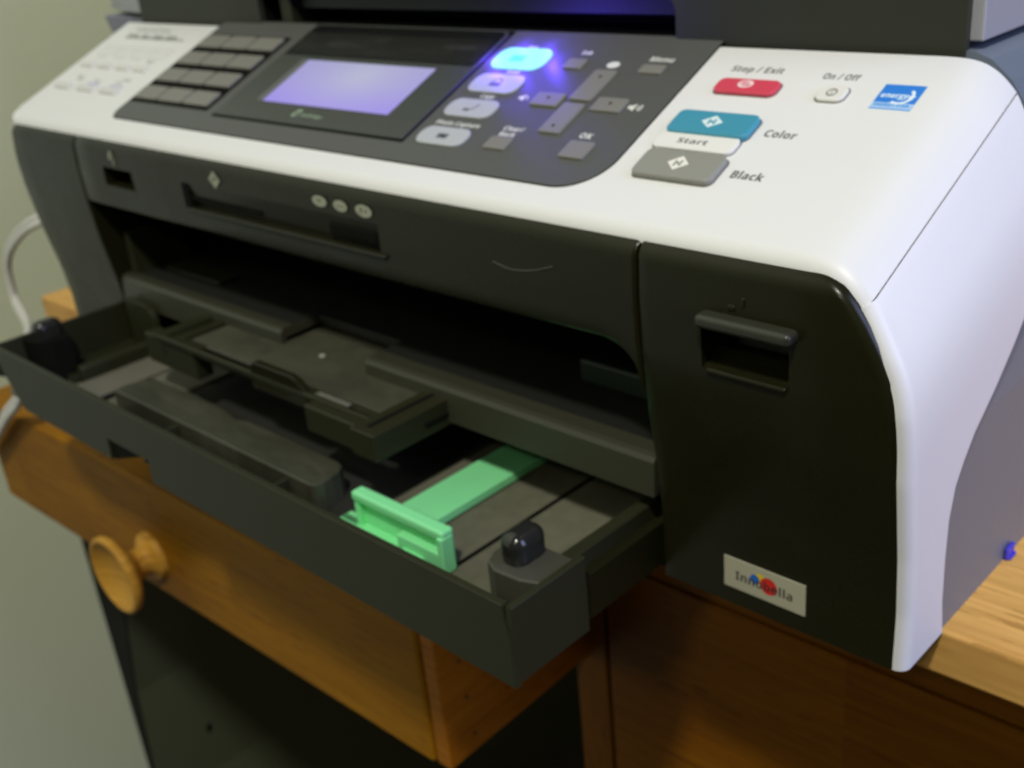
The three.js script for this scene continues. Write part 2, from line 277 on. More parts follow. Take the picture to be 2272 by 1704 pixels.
  mark(210.8, 218.0, 85.4, 89.2, 6.0, roundMark(0), 'card_symbol'); mark(221.0, 227.6, 85.2, 89.0, 6.0, roundMark(1), 'card_symbol'); mark(231.2, 238.8, 84.9, 89.1, 6.0, roundMark(2), 'card_symbol');
  // long scratch
  { const c = new THREE.CatmullRomCurve3([[286, 80.6, 6.05], [292, 79.6, 6.05], [300, 80.6, 6.05], [307, 82.8, 6.1]].map((p) => new THREE.Vector3(...p).multiplyScalar(M))); put([new THREE.TubeGeometry(c, 24, 0.00018, 5)], std([0.075, 0.075, 0.055], 0.6), 'scratch', band); }
}
// inside of the paper opening
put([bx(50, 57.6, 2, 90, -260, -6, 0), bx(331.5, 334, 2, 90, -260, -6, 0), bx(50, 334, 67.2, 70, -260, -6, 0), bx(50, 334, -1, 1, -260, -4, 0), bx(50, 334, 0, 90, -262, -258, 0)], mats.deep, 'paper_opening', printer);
// paper output shelf with a gap in the middle
{
  const lip = [[-20, 34.4], [-2, 34.4], [-0.6, 33.9], [0.2, 32.6], [0.6, 22.8], [-1.5, 22.8], [-2.2, 30.5], [-20, 31]];
  const sh = put([extX(lip, 58, 170, 0.2), extX(lip, 216, 331, 0.2)], std([0.038, 0.039, 0.025], 0.42), 'output_shelf', printer);
  put([bx(58, 331, 31, 34.2, -200, -16, 0.3), bx(58.2, 169.8, 34.3, 34.6, -20, -5, 0), bx(216.2, 330.8, 34.3, 34.6, -20, -7, 0)], std([0.009, 0.010, 0.007], 0.6), 'shaded_inner_shelf', sh);  // black paper path; thin dark sheets paint the shade over the shelf lips
  put([bx(286, 312, 34.3, 42, -40, -24, 1.2)], std([0.008, 0.018, 0.010], 0.5), 'paper_flap', sh);
  put([bx(60, 64, 30, 52, -30, -4, 0.8), bx(70, 110, 34.3, 36, -24, -14, 0.5)], mats.blackTray, 'paper_rib', sh);
}
// grey rear body
{
  const prof = [[334.2, 0], [398.6, 0], [398.7, 60], [397.6, 84], [395, 100], [391, 111], [386, 118.6], [381, 123], [377, 124.6], [334.2, 124.6]];
  const pf = [[334.2, 0], [398.6, 0], [398.6, 52], [397.4, 62], [395.6, 70], [391, 78], [386, 84], [334.2, 85]];
  put([ext(poly(prof), -360, -64.2, 0), ext(poly(pf), -70, -8, 0), bx(2, 49.5, 1, 86, -70, -8, 0), bx(2, 49.5, 1, 124.5, -360, -64.2, 1), bx(49, 334.4, 90.2, 124.5, -360, -64.4, 0.5), bx(49, 335, 70.2, 89, -70, -8, 0), bx(49, 335, 2, 91, -360, -263, 0)], mats.greySide, 'rear_body', printer);
  const lf = [[0, 92], [0, 124.6], [-48, 124.6], [-45, 118], [-36, 110], [-18, 98]];
  put([ext(poly(lf.slice().reverse()), -330, -72, 0.6)], std([0.20, 0.20, 0.27], 0.4), 'left_flare', printer);
}
// scanner unit above, with its dark front
{
  const sc = put([ext(rrShape(4, 378, 126.4, 200, 1), -360, -92, 0.8), bx(4, 92, 126.4, 200, -92.5, -66, 0.6), bx(298, 378, 126.4, 200, -92.5, -66, 0.6), bx(92, 298, 139.2, 200, -92.5, -66, 0.3), extY([[4, -66.5], [4, -330], [-72, -330], [-72, -110], [-67, -93], [-54, -80], [-28, -71.5], [-6, -68]], 126.6, 200, 0.5)], mats.scanSide, 'scanner_unit', printer);
  const s = rrShape(3.5, 375, 122, 200, 0.5, [0.5, 2, 2, 0.5]);
  const h = rrShape(96, 294.6, 123, 136.4, 1, [0.5, 0.5, 4.5, 2]); s.holes.push(new THREE.Path(h.getPoints(10)));
  put([ext(s, -65.8, -63.4, 0)], std([0.022, 0.024, 0.013], 0.55), 'scanner_front', sc);
  put([bx(90, 300, 120, 140, -90, -86, 0), bx(90, 300, 136.6, 139, -90, -65.9, 0), bx(94, 297, 124.7, 125.1, -88, -63.8, 0), bx(294.8, 297, 120, 138, -90, -65.9, 0), bx(93, 95.8, 120, 138, -90, -65.9, 0)], mats.deep, 'grip_hollow', sc);
  put([bx(114, 294.4, 130.0, 136.4, -84, -70, 0.6)], std([0.010, 0.010, 0.012], 0.55), 'inner_bar', sc);
  put([bx(107, 113.8, 121, 136.4, -84, -65.9, 0.6)], mats.blackTray, 'rib', sc);
}

// ---------------------------------------------------------------- control panel (white shell)
// outline of the shell seen from the front, top edge to right side: [x, y] mm
const PR = [[370, 96], [375, 95.85], [379, 95.3], [382.2, 94.1], [385.3, 91.9], [388.4, 88.6], [391, 84.8], [393.8, 80.2], [396.4, 75.2], [398.3, 69], [399.2, 61], [399.4, 50], [399.4, 20], [399.3, 0]];
{ const c = new THREE.SplineCurve(PR.map((p) => new THREE.Vector2(...p))), q = c.getPoints(700); PR.length = 0; for (const p of q) if (!PR.length || p.y < PR[PR.length - 1][1] - 0.004) PR.push([p.x, p.y]); }
const hz = (z) => Math.max(-2.2, (1 - z) * tT);           // rise of the slope at depth z (mm)
const SEAM = 88.6;
function profX(y) { for (let i = 0; i + 1 < PR.length; i++) if (y <= PR[i][1] && y >= PR[i + 1][1]) { const t = (PR[i][1] - y) / (PR[i][1] - PR[i + 1][1]); return PR[i][0] + (PR[i + 1][0] - PR[i][0]) * t; } return y > 96 ? 370 : 399.3; }
function profN(y) { const a = profX(y + 0.6), b = profX(y - 0.6), l = Math.hypot(1.2, b - a); return [1.2 / l, (b - a) / l]; }
const whitePrint = canvas(2048, 400, (c, w, h) => {
  // u from -8 to 382, v from -6 to 74
  const X = (u) => (u + 8) / 390 * w, Y = (v) => h - (v + 6) / 80 * h, S = w / 390;
  c.fillStyle = '#e5e5e4'; c.fillRect(0, 0, w, h);
  const t = (s, u, v, size, col = '#3a3a38', bold = true, squeeze) => { c.fillStyle = col; c.font = (bold ? 'bold ' : '') + size * S + 'px sans-serif'; c.textBaseline = 'middle'; c.textAlign = 'left'; c.fillText(s, X(u), Y(v), squeeze ? squeeze * S : undefined); };
  t('Stop / Exit', 319.5, 59.3, 3.1, '#5a5a55', true, 15.2); t('On / Off', 345.8, 58.4, 3.1, '#5a5a55', true, 9.5); t('Color', 342.8, 35.3, 3.3, '#5a5a55', true, 8.8); t('Black', 342.8, 19.8, 3.3, '#4a4a46', true, 8.8);
  // energy sticker
  const e = [362.8, 372.6, 47.9, 56.7]; c.fillStyle = '#2f7fdc'; c.fillRect(X(e[0]), Y(e[3]), (e[1] - e[0]) * S, (e[3] - e[2]) * S);
  c.fillStyle = '#a9cdf2'; c.fillRect(X(e[0]), Y(50.0), (e[1] - e[0]) * S, 2.1 * S);
  c.strokeStyle = '#e8f2fc'; c.lineWidth = 0.8 * S; c.beginPath(); c.arc(X(368.4), Y(52.6), 2.6 * S, -0.9, 2.2); c.stroke();
  t('energy', 363.4, 52.8, 2.4, '#e8f2fc', true, 6.6); t('ENERGY STAR', 363.3, 49.0, 1.3, '#2f7fdc', true, 8.8);
  c.fillStyle = '#e8f2fc'; c.beginPath(); for (let i = 0; i < 10; i++) { const a = i * Math.PI / 5 - Math.PI / 2, r = (i % 2 ? 0.5 : 1.25) * S; c.lineTo(X(370.8) + r * Math.cos(a), Y(52.4) + r * Math.sin(a)); } c.fill();
  // print at the left
  t('Professional Series', 9, 63.4, 3.4, '#6d6d69', false, 49); t('Print  Fax  Copy  Scan', 8.2, 59.0, 4.0, '#161615', true, 48); c.fillStyle = '#4a4a48'; c.fillRect(X(8.2), Y(57.6), 48 * S, 0.7 * S);
  c.strokeStyle = '#b4b4ac'; c.lineWidth = 0.35 * S; c.strokeRect(X(3), Y(50.4), 56 * S, 5.6 * S); c.beginPath(); for (const u of [17, 31, 45]) { c.moveTo(X(u), Y(50.4)); c.lineTo(X(u), Y(44.8)); } c.moveTo(X(3), Y(47.6)); c.lineTo(X(59), Y(47.6)); c.stroke();
  for (const [u, v, n] of [[5, 43, 9], [20, 43, 9], [34, 43, 9], [48, 43, 8]]) { c.fillStyle = '#b9b9b2'; for (let k = 0; k < n; k++) c.fillRect(X(u + k), Y(v), 0.6 * S, 0.9 * S); }
  for (const [u, v, s] of [[49, 41.4, 'Shift'], [10, 28.6, 'Hook'], [12, 26.6, '/Hold'], [27, 26.8, 'Pause'], [48, 29.2, 'Redial'], [45, 27.0, 'Tel/R']]) t(s, u, v, 2.0, '#77777a', true, 7);
});
whitePrint.wrapS = whitePrint.wrapT = THREE.ClampToEdgeWrapping;
const whiteMat = new THREE.MeshStandardMaterial({ map: whitePrint, roughness: 0.42 });
let controlPanel;
{
  // profile along s: flat top then the rounded right edge down to the seam
  const prof = [];
  for (const u of [-5.2, -4.9, -4.2, -3, 0, 30, 66, 120, 200, 280, 340, 365]) prof.push([u, 96, u < -3 ? -0.6 : 0, u < -3 ? 0.8 : 1]);
  for (let i = 0; i + 1 < PR.length && PR[i][1] >= SEAM - 0.05; i += 8) { const a = PR[Math.max(0, i - 1)], b = PR[i + 1], n = [-(b[1] - a[1]), b[0] - a[0]], l = Math.hypot(...n); prof.push([PR[i][0], PR[i][1], n[0] / l, n[1] / l]); }
  const R = 2.8, zs = [];
  for (let k = 0; k <= 7; k++) { const a = k / 7 * Math.PI / 2; zs.push([3.4 - R + R * Math.cos(a), R - R * Math.sin(a)]); }
  for (const z of [0, -4, -8, -20, -36, -50, -61.2, -61.8, -62]) zs.push([z, z < -61.5 ? (z < -61.9 ? 0.8 : 0.25) : 0]);
  const rows = zs.map(([z, ins]) => prof.map(([x, y, nx, ny]) => { let X = x - nx * ins; if (x < 0) { const k = Math.max(0, (z + 4) / 9); X += 7 * k * k * (x < -2.9 ? 1 : 0.5); } return [X * M, (y + (1 - z) * tT - ny * ins) * M, z * M]; }));
  const back = rows[rows.length - 1].map((p) => [p[0], 0.0905, p[2]]); 
  const front = rows[0].map((p, j) => [p[0], p[1] - 0.0012, p[2] - 0.003]);
  const g = gridGeo([front, ...rows, back], 0.9);
  { const p = g.attributes.position, uv = new Float32Array(p.count * 2); for (let i = 0; i < p.count; i++) { const v = (1 - p.getZ(i) / M) / cT; uv[2 * i] = (p.getX(i) / M + 8) / 390; uv[2 * i + 1] = (v + 6) / 80; } g.setAttribute('uv', new THREE.BufferAttribute(uv, 2)); }
  controlPanel = put(g, whiteMat, 'control_panel', printer);
}
// white side shell under the seam
{
  const zb = [[0, -19.2], [10, -17.4], [22, -16.8], [32, -17.0], [40, -19], [45, -22.5], [50, -27], [56.7, -36], [64.3, -44.7], [74, -54], [82, -61.5]];
  const ys = range(0, 82, 64), ups = range(0, 1, 24).slice(1), R = 3.0, rows = [];
  const seamY = (z) => SEAM - 0.14 + Math.max(0, (1 - z) * tT);
  const zfK = [[0, -0.2], [15, -0.2], [30, 1], [50, 3.8], [66, 4.9], [78, 4.6], [88.9, 3.4]];
  const pt = (yAt, zEnd) => {
    const row = [], y0 = yAt(0), zfr = lerpK(zfK, Math.min(y0, 88)), E = (y, z) => y * SEAM / seamY(z);
    const at = (y, z, ins) => { const e = E(y, z), n = profN(e); return [(profX(e) - n[0] * ins) * M, (y - n[1] * ins) * M, z * M]; };
    { const p = at(y0, zfr, R); p[2] = (zfr - 2.5) * M; row.push(p); }
    for (let k = 0; k <= 6; k++) { const a = k / 6 * Math.PI / 2, z = zfr - R + R * Math.cos(a); row.push(at(yAt(z), z, R - R * Math.sin(a))); }
    for (let k = 1; k <= 14; k++) { const z0 = zfr - R, z = z0 + (zEnd - z0) * k / 14; row.push(at(yAt(z), z, 0)); }
    const l = row[row.length - 1]; row.push([l[0] - 0.002, l[1], l[2]]);
    return row;
  };
  for (const y of ys) rows.push(pt(() => y, lerpK(zb, y)));
  for (const u of ups) rows.push(pt((z) => 82 + (seamY(z) - 82) * u, -61.5));
  const last = rows[rows.length - 1].map((p) => [p[0] - 0.0016, p[1] - 0.0012, p[2]]); rows.push(last);
  const shell = put(gridGeo(rows, 0.9), mats.white, 'side_shell', printer);
  // thin dark backing strip that shows in the seam
  const seamRow = range(-0.8, -61, 12).map((z) => { const y = seamY(z) + 0.15, x = profX(SEAM) - 0.4; return [x * M, y * M, z * M]; });
  put(gridGeo([seamRow.map((p) => [p[0] + 0.0004, p[1] - 0.0015, p[2]]), seamRow.map((p) => [p[0] - 0.001, p[1] + 0.0015, p[2]])]), std([0.42, 0.40, 0.38], 0.6), 'seam', shell);
}

// ---------------------------------------------------------------- dark keypad plate and everything on it
const darkPrint = canvas(2048, 560, (c, w, h) => {
  const X = (u) => (u - 70) / 240 * w, Y = (v) => h - (v - 7) / 65.625 * h, S = w / 240;
  c.fillStyle = '#525350'; c.fillRect(0, 0, w, h);
  const t = (s, u, v, size, sq, col = '#dfe0da') => { c.fillStyle = col; c.font = 'bold ' + size * S + 'px sans-serif'; c.textBaseline = 'middle'; c.textAlign = 'left'; c.fillText(s, X(u), Y(v), sq ? sq * S : undefined); };
  t('Fax', 245, 63.6, 2.2, 6); t('Scan', 246, 51.2, 2.4, 8); t('Copy', 245.5, 39.0, 2.4, 9); t('Photo Capture', 238.6, 25.8, 2.6, 24);
  t('Clear/', 265.5, 26.3, 2.6, 9.5); t('Back', 265.8, 23.9, 2.6, 7); t('OK', 292.6, 26.8, 3.0, 6); t('Menu', 292.3, 61.0, 3.0, 8.4); t('Ink', 267, 62.4, 2.6, 5);
  c.fillStyle = c.strokeStyle = '#dfe0da'; c.lineWidth = 0.5 * S;
  const spk = (u, v, n) => { c.beginPath(); c.moveTo(X(u), Y(v + 0.7)); c.lineTo(X(u + 1), Y(v + 0.7)); c.lineTo(X(u + 2.2), Y(v + 1.6)); c.lineTo(X(u + 2.2), Y(v - 1.6)); c.lineTo(X(u + 1), Y(v - 0.7)); c.lineTo(X(u), Y(v - 0.7)); c.fill(); for (let k = 0; k < n; k++) { c.beginPath(); c.arc(X(u + 2.2), Y(v), (1.1 + 0.9 * k) * S, -0.7, 0.7); c.stroke(); } };
  spk(260.2, 39.9, 1); spk(299.4, 39.9, 2); c.beginPath(); c.ellipse(X(282), Y(57.4), 2.2 * S, 1.5 * S, 0, 0, 7); c.fill();
});
const keypad = put(onPanel(mapUV(ext(rrShape(70, 310, 7, 72, 5, [5.5, 13, 0.5, 0.5]), -1, 0.35, 0.2), 0, 1, 70, 310, 7, 72.625)), new THREE.MeshStandardMaterial({ map: darkPrint, roughness: 0.5 }), 'keypad_plate', printer);
put(onPanel(ext(rrShape(69.6, 310.4, 6.6, 72.2, 5, [5.9, 13.4, 0.5, 0.5]), -1, 0.12, 0)), mats.deep, 'plate_gap', keypad);
// number keys
for (let r = 0; r < 4; r++) for (let k = 0; k < 3; k++) {
  const u0 = 71.6 + k * 17.7, v0 = 20.6 + r * 11.35;
  put(onPanel(ext(rrShape(u0 + 0.9, u0 + 17.2, v0 - 1.9, v0 + 6.0, 0.9), 0, 1.4, 0.4)), mats.key, 'number_key', keypad);
}
put(onPanel(bx(71.6, 126, 17.2, 62, 0.3, 0.6, 0)), mats.deep, 'key_well', keypad);
// display
const bezel = put(onPanel(ext(rrShape(132.6, 232.8, 15.8, 70.8, 2, [1.2, 1.2, 3.5, 3.5]), 0.2, 1.0, 0.3)), std([0.048, 0.054, 0.046], 0.42), 'display_bezel', printer);
put(onPanel(bx(131.9, 233.6, 15.0, 71.3, 0.3, 0.55, 0)), mats.deep, 'bezel_gap', bezel);
put(onPanel(ext(rrShape(134, 231.6, 51.4, 70.0, 2, [0.5, 0.5, 3, 3]), 0.7, 1.1, 0.1)), mats.gloss, 'display_glass', bezel);
const glassMottle = dataTex(256, 64, (u, v) => { const k = Math.max(0, nA(u * 9, v * 5) * 0.7 + nC(u * 60, v * 16) * 0.4 - 0.5) * Math.min(1, 4 * v * (1 - v)); const g = 26 + 60 * k; return [g, g * 1.0, g * 0.92]; }, true);  // pale uneven mottling, strongest along the middle of the glass strip
put(onPanel(mapUV(ext(rrShape(136, 230, 53, 65.5, 1), 1.0, 1.16, 0), 0, 1, 136, 230, 53, 65.5)), new THREE.MeshStandardMaterial({ map: glassMottle, roughness: 0.35 }), 'mottled_glass', bezel);
const lcdTex = canvas(256, 128, (c, w, h) => { const g = c.createLinearGradient(0, 0, 0, h); g.addColorStop(0, '#a3a6c4'); g.addColorStop(0.45, '#a29ed2'); g.addColorStop(1, '#9482ea'); c.fillStyle = g; c.fillRect(0, 0, w, h); const q = c.createRadialGradient(w * 0.55, h * 0.3, 10, w * 0.55, h * 0.4, 150); q.addColorStop(0, 'rgba(186,190,214,0.55)'); q.addColorStop(1, 'rgba(140,120,225,0.35)'); c.fillStyle = q; c.fillRect(0, 0, w, h); });
put(onPanel(mapUV(ext(rrShape(151.6, 217.3, 25.3, 49.2, 0.4), 0.7, 1.12, 0.08), 0, 1, 151.6, 217.3, 25.3, 49.2)), new THREE.MeshStandardMaterial({ color: lin(0.10, 0.10, 0.12), roughness: 0.4, emissive: lin(1, 1, 1), emissiveMap: lcdTex, emissiveIntensity: 0.85 }), 'display_screen', bezel);
put(onPanel(ext(rrShape(147.6, 151.8, 25.3, 49.4, 0.3), 0.7, 1.08, 0.05)), std([0.12, 0.13, 0.13], 0.5), 'screen_margin', bezel);
const logo = canvas(512, 128, (c, w, h) => { c.clearRect(0, 0, w, h); c.fillStyle = c.strokeStyle = '#a5bba0'; c.lineWidth = 12; c.beginPath(); c.ellipse(66, 60, 34, 46, 0.5, 0, 7); c.stroke(); c.beginPath(); c.moveTo(40, 115); c.quadraticCurveTo(50, 40, 100, 20); c.stroke(); c.font = 'bold 62px sans-serif'; c.textBaseline = 'middle'; c.globalAlpha = 0.6; c.fillText('PictBridge', 150, 78, 340); });
put(onPanel(mapUV(bx(173.5, 192, 18.6, 23.4, 1.01, 1.08, 0), 0, 1, 173.5, 192, 18.6, 23.4)), new THREE.MeshStandardMaterial({ map: logo, transparent: true, roughness: 0.5 }), 'display_logo', bezel);
// mode buttons: the topmost is lit blue
const modeSymbol = (draw) => canvas(256, 128, (c, w, h) => { c.fillStyle = '#b4b8ba'; c.fillRect(0, 0, w, h); c.strokeStyle = c.fillStyle = '#5a5c60'; c.lineWidth = 8; draw(c); });
const modes = [
  [237.4, 256.8, 15.6, 23.4, (c) => { c.fillRect(100, 50, 56, 34); c.clearRect(120, 58, 16, 16); }],
  [237.4, 256.8, 28.6, 36.8, (c) => { c.beginPath(); c.moveTo(100, 84); c.quadraticCurveTo(150, 84, 156, 36); c.stroke(); c.fillRect(96, 70, 30, 20); }],
  [237.2, 257.0, 40.4, 49.2, (c) => { c.fillRect(100, 60, 56, 26); c.beginPath(); c.arc(128, 56, 22, Math.PI, 0); c.stroke(); }],
];
for (const [u0, u1, v0, v1, d] of modes) put(onPanel(mapUV(ext(rrShape(u0, u1, v0, v1, 3.4), 0.2, 0.9, 0.25), 0, 1, u0, u1, v0, v1)), new THREE.MeshStandardMaterial({ map: modeSymbol(d), roughness: 0.45 }), 'mode_button', keypad);
const litTex = canvas(256, 128, (c, w, h) => { c.fillStyle = '#a6fbff'; c.fillRect(0, 0, w, h); c.fillStyle = '#5be6f6'; c.fillRect(80, 48, 70, 40); });
const litButton = put(onPanel(mapUV(ext(rrShape(236.4, 257.4, 52.4, 62.6, 4), 0.2, 0.9, 0.25), 0, 1, 236.4, 257.4, 52.4, 62.6)), new THREE.MeshStandardMaterial({ color: lin(0.05, 0.08, 0.1), roughness: 0.6, emissive: lin(0.8, 1.0, 1.0), emissiveMap: litTex, emissiveIntensity: 1.08 }), 'lit_mode_button', keypad);
litButton.userData.label = 'mode button glowing bright blue';
[[235.0, 57.3, 3.2, 0.0006], [258.8, 57.3, 3.2, 0.0006], [242, 64.2, 3.2, 0.0004], [252, 64.2, 3.2, 0.0004], [242, 50.8, 3.2, 0.0003], [252, 50.8, 3.2, 0.0003], [247, 60, 16, 0.0009]].forEach(([u, v, h, e]) => {   // light that the lit key throws out all round its edge
  const glow = new THREE.PointLight(lin(0.10, 0.045, 1.0), e, 0, 2); glow.name = numbered('mode_button_light'); glow.position.set(...P(u, v, h)); glow.shadow.radius = 0.08; glow.castShadow = true; scene.add(glow);
});
// small grey keys
for (const [u0, u1, v0, v1, name] of [[263.6, 271.6, 18.4, 23.6, 'clear_key'], [290.6, 299.0, 18.8, 25.6, 'ok_key'], [291.2, 299.0, 55.6, 59.4, 'menu_key'], [264.0, 271.0, 55.6, 60.2, 'ink_key'], [265.0, 275.3, 38.2, 44.0, 'arrow_key'], [287.0, 297.2, 38.2, 44.0, 'arrow_key'], [277.0, 284.8, 41.9, 55.8, 'arrow_key'], [277.0, 284.6, 27.4, 40.4, 'arrow_key']])
  put(onPanel(ext(rrShape(u0 + 1.4, u1 + 1.4, v0 - 1.6, v1 - 1.6, 0.8), 0, 1.1, 0.35)), mats.key, name, keypad);
for (const [u, v] of [[270.2, 41.6], [292.4, 41.4], [281, 52.4], [280.8, 30.2]]) { const g = new THREE.CylinderGeometry(0.00065, 0.00065, 0.0001, 3); g.rotateX(Math.PI / 2); g.translate((u + 1.4) * M, (v - 1.6) * M, 0.00116); put(onPanel(g), mats.deep, 'arrow_mark', keypad); }
// white panel buttons
const symTex = (base, ink, draw) => canvas(256, 128, (c, w, h) => { c.fillStyle = base; c.fillRect(0, 0, w, h); c.fillStyle = c.strokeStyle = ink; c.lineWidth = 9; draw(c, w, h); });
const diamond = (back) => (c, w, h) => { c.save(); c.translate(w * 0.5, h * 0.48); c.beginPath(); c.moveTo(0, -34); c.lineTo(34, 0); c.lineTo(0, 34); c.lineTo(-34, 0); c.closePath(); c.fill(); c.strokeStyle = back; c.lineWidth = 7; c.beginPath(); c.moveTo(-8, 16); c.lineTo(-8, -6); c.lineTo(8, 8); c.lineTo(8, -14); c.stroke(); c.restore(); };
function button(u0, u1, v0, v1, h, bev, tex, name, rough = 0.4) { u0 += h * 1.15; u1 += h * 1.15; v0 -= h * 1.3; v1 -= h * 1.3; const b = put(onPanel(mapUV(ext(rrShape(u0, u1, v0, v1, 2.0), -0.5, h, bev), 0, 1, u0, u1, v0, v1)), new THREE.MeshStandardMaterial({ map: tex, roughness: rough }), name, controlPanel); put(onPanel(ext(rrShape(u0 - 0.35, u1 + 0.35, v0 - 0.35, v1 + 0.35, 2.2), -0.4, 0.06, 0)), std([0.16, 0.15, 0.13], 0.7), 'button_gap', b); return b; }
button(318.6, 336.3, 49.8, 55.6, 1.0, 0.4, symTex('#d4455b', '#f4dfe0', (c, w, h) => { c.lineWidth = 12; c.beginPath(); c.ellipse(w * 0.47, h * 0.4, 26, 28, 0, 0, 7); c.stroke(); c.beginPath(); c.moveTo(w * 0.40, h * 0.55); c.lineTo(w * 0.54, h * 0.25); c.stroke(); }), 'stop_button');
button(347.4, 354.6, 49.4, 55.2, 0.8, 0.35, symTex('#e4e2dc', '#85857e', (c, w, h) => { c.lineWidth = 14; c.beginPath(); c.ellipse(w * 0.5, h * 0.5, 42, 26, 0, 0, 7); c.stroke(); c.fillRect(w * 0.48, h * 0.4, 10, 26); }), 'power_button');
button(315.0, 338.2, 33.2, 42.0, 1.6, 0.6, symTex('#3f93ad', '#dfeef0', diamond('#3f93ad')), 'color_start_button');
button(315.6, 338.4, 16.6, 26.4, 1.6, 0.6, symTex('#8f8f87', '#eceae2', diamond('#8f8f87')), 'black_start_button');
button(315.2, 338.2, 26.7, 32.9, 0.9, 0.25, symTex('#e7e6e1', '#4a4a46', (c, w, h) => { c.font = 'bold 52px sans-serif'; c.textAlign = 'center'; c.textBaseline = 'middle'; c.fillText('Start', w * 0.47, h * 0.52, 98); }), 'start_label_strip');
// quick dial buttons at the left
for (const u of [2, 17, 32.4, 47]) put(onPanel(ext(rrShape(u, u + 10.2, 34.6, 37.6, 0.7), -0.3, 1.1, 0.35)), std([0.70, 0.69, 0.66], 0.45), 'speed_dial_button', controlPanel);
for (const [u, blue] of [[3.2, 0], [23, 1], [42.4, 1]]) { const b = put(onPanel(ext(rrShape(u, u + 13, 19.2, 22.4, 0.8), -0.3, 1.2, 0.35)), std([0.68, 0.67, 0.65], 0.45), 'phone_button', controlPanel); if (blue) put(onPanel(bx(u + 1.5, u + 11.5, 24.2, 24.9, 0, 0.08, 0)), std([0.28, 0.27, 0.62], 0.5), 'blue_line', b); }

// ---------------------------------------------------------------- paper tray
const tray = new THREE.Group(); tray.name = 'paper_tray'; printer.add(tray);
{
  // front wall with cut corner at the left and a finger notch
  const s = poly([[51.4, 21.6], [60, 11], [72.5, 0], [141.0, 0], [140.7, 7.7], [168, 7.7], [168.4, 0], [333.0, 0], [332.2, 12], [329.6, 21.6]]);
  const g = ext(s, 53.8, 56.0, 0.35); { const p = g.attributes.position; for (let i = 0; i < p.count; i++) p.setZ(i, p.getZ(i) + (21.6 - p.getY(i) / M) / 21.6 * 0.0012); g.computeVertexNormals(); }
  put(g, mats.blackTray, 'front_wall', tray);
  put([ext(poly([[141.2, -0.4], [164.3, 7.9], [141.0, 7.9]]), 51, 55.9, 0), bx(138, 170, 7.8, 8.3, 49.5, 53.8, 0)], mats.deep, 'finger_notch', tray);
  put([extX([[-30, 2], [-30, 21.2], [28.5, 21.4], [28.5, 21.6], [55.5, 21.6], [56.5, 9], [40, 2]], 51.4, 53.2, 0.3)], mats.blackTray, 'left_wall', tray);
  put([extX([[30, 0], [30, 21.6], [55.6, 21.6], [56.8, 0]], 330.6, 332.6, 0.3), extX([[-40, 2], [-40, 17.6], [29.6, 18.0], [29.6, 0.5]], 323.0, 327.0, 0.5)], mats.blackTray, 'right_wall', tray);
  put([extX([[-40, 0.4], [-40, 13], [29.8, 13.4], [29.8, 0.2]], 327, 330.2, 0.3)], mats.black, 'right_skirt', tray);
  put([bx(53, 326, 0.2, 2.6, -180, 40, 0.2), bx(53, 138, 0.2, 2.6, 40, 54, 0), bx(170, 326, 0.2, 2.6, 40, 54, 0)].map((g) => mapUV(g, 0, 2, 53, 326, -120, 54)), dusty([0.115, 0.111, 0.080], 0.62), 'floor', tray);
  put([bx(287.2, 288.8, 2.5, 2.75, -60, 54, 0)], mats.deep, 'floor_groove', tray);
  put([bx(124, 247, 2.6, 2.9, -100, 39, 0)], std([0.018, 0.018, 0.014], 0.7), 'floor_shade', tray);  // dark sheet painted in for the shadow under the photo tray
  // ledges inside
  put([bx(72.4, 77.4, 2, 9.8, -20, 34, 1.4), bx(53.2, 73, 2, 5, -20, 36, 0.4)], mats.blackTray, 'left_ledge', tray);
  put([bx(77.6, 96.4, 2.5, 4.3, -10, 52, 0.3), bx(98.6, 122, 2.5, 4.3, -10, 24, 0.3)], mats.floorGrey, 'side_plate', tray);
  put([bx(96.6, 98.4, 2.6, 3.6, -10, 40, 0)], mats.deep, 'plate_slot', tray);
  // raised slab behind the front wall, with the gap and two ribs in front of it
  put([extY([[114.8, 39.4], [114.6, 33], [118, 25], [146, 24], [168, 25.2], [176, 27.0], [181, 25.2], [229, 25.2], [232.6, 26.4], [234.2, 29], [235.6, 36.0], [235.2, 38.4], [233.4, 39.4]].reverse(), 2.6, 12.6, 0.5)].map((g) => mapUV(g, 0, 2, 110, 240, 20, 45)), dusty([0.046, 0.047, 0.033], 0.3), 'raised_slab', tray);
  put([bx(112, 138, 2.5, 3.0, 39.8, 53.6, 0), bx(170, 236, 2.5, 3.0, 39.8, 53.6, 0), bx(138, 170, 2.3, 3.0, 39.8, 50, 0)], mats.deep, 'front_channel', tray);
  for (const x of [158, 221]) put([bx(x, x + 1.4, 2.6, 11, 39.2, 53.8, 0.3)], mats.blackTray, 'rib', tray);
  // corner platforms with their pegs
  for (const [x, k] of [[318, 1], [60, -1]]) {
    const plat = extY(k > 0 ? [[310.4, 30], [310.4, 39], [312.4, 43.2], [316.4, 45.0], [324, 44.4], [330.6, 41.8], [330.6, 30]] : [[67.4, 31], [66.6, 38], [63, 42], [58, 43.6], [53.2, 44], [53.2, 31]].reverse(), 2.6, k > 0 ? 19.6 : 20.6, 0.6);
    put(plat, k > 0 ? mats.slab : mats.deep, 'corner_platform', tray);  // left platform coloured near-black to put its sides in shade
    const peg = new RoundedBoxGeometry(7.8 * M, 10 * M, 11.4 * M, 5, 3.4 * M); peg.translate(x * M, 22.6 * M, 36 * M);
    put(peg, mats.knobBlack, 'peg', tray);
  }
  // rounded tab at the back left
  put([ext(rrShape(65, 87, 3, 27.0, 1, [0.5, 0.5, 7, 1.5]), 2.0, 4.6, 0.5)], mats.blackTray, 'rear_tab', tray);
}
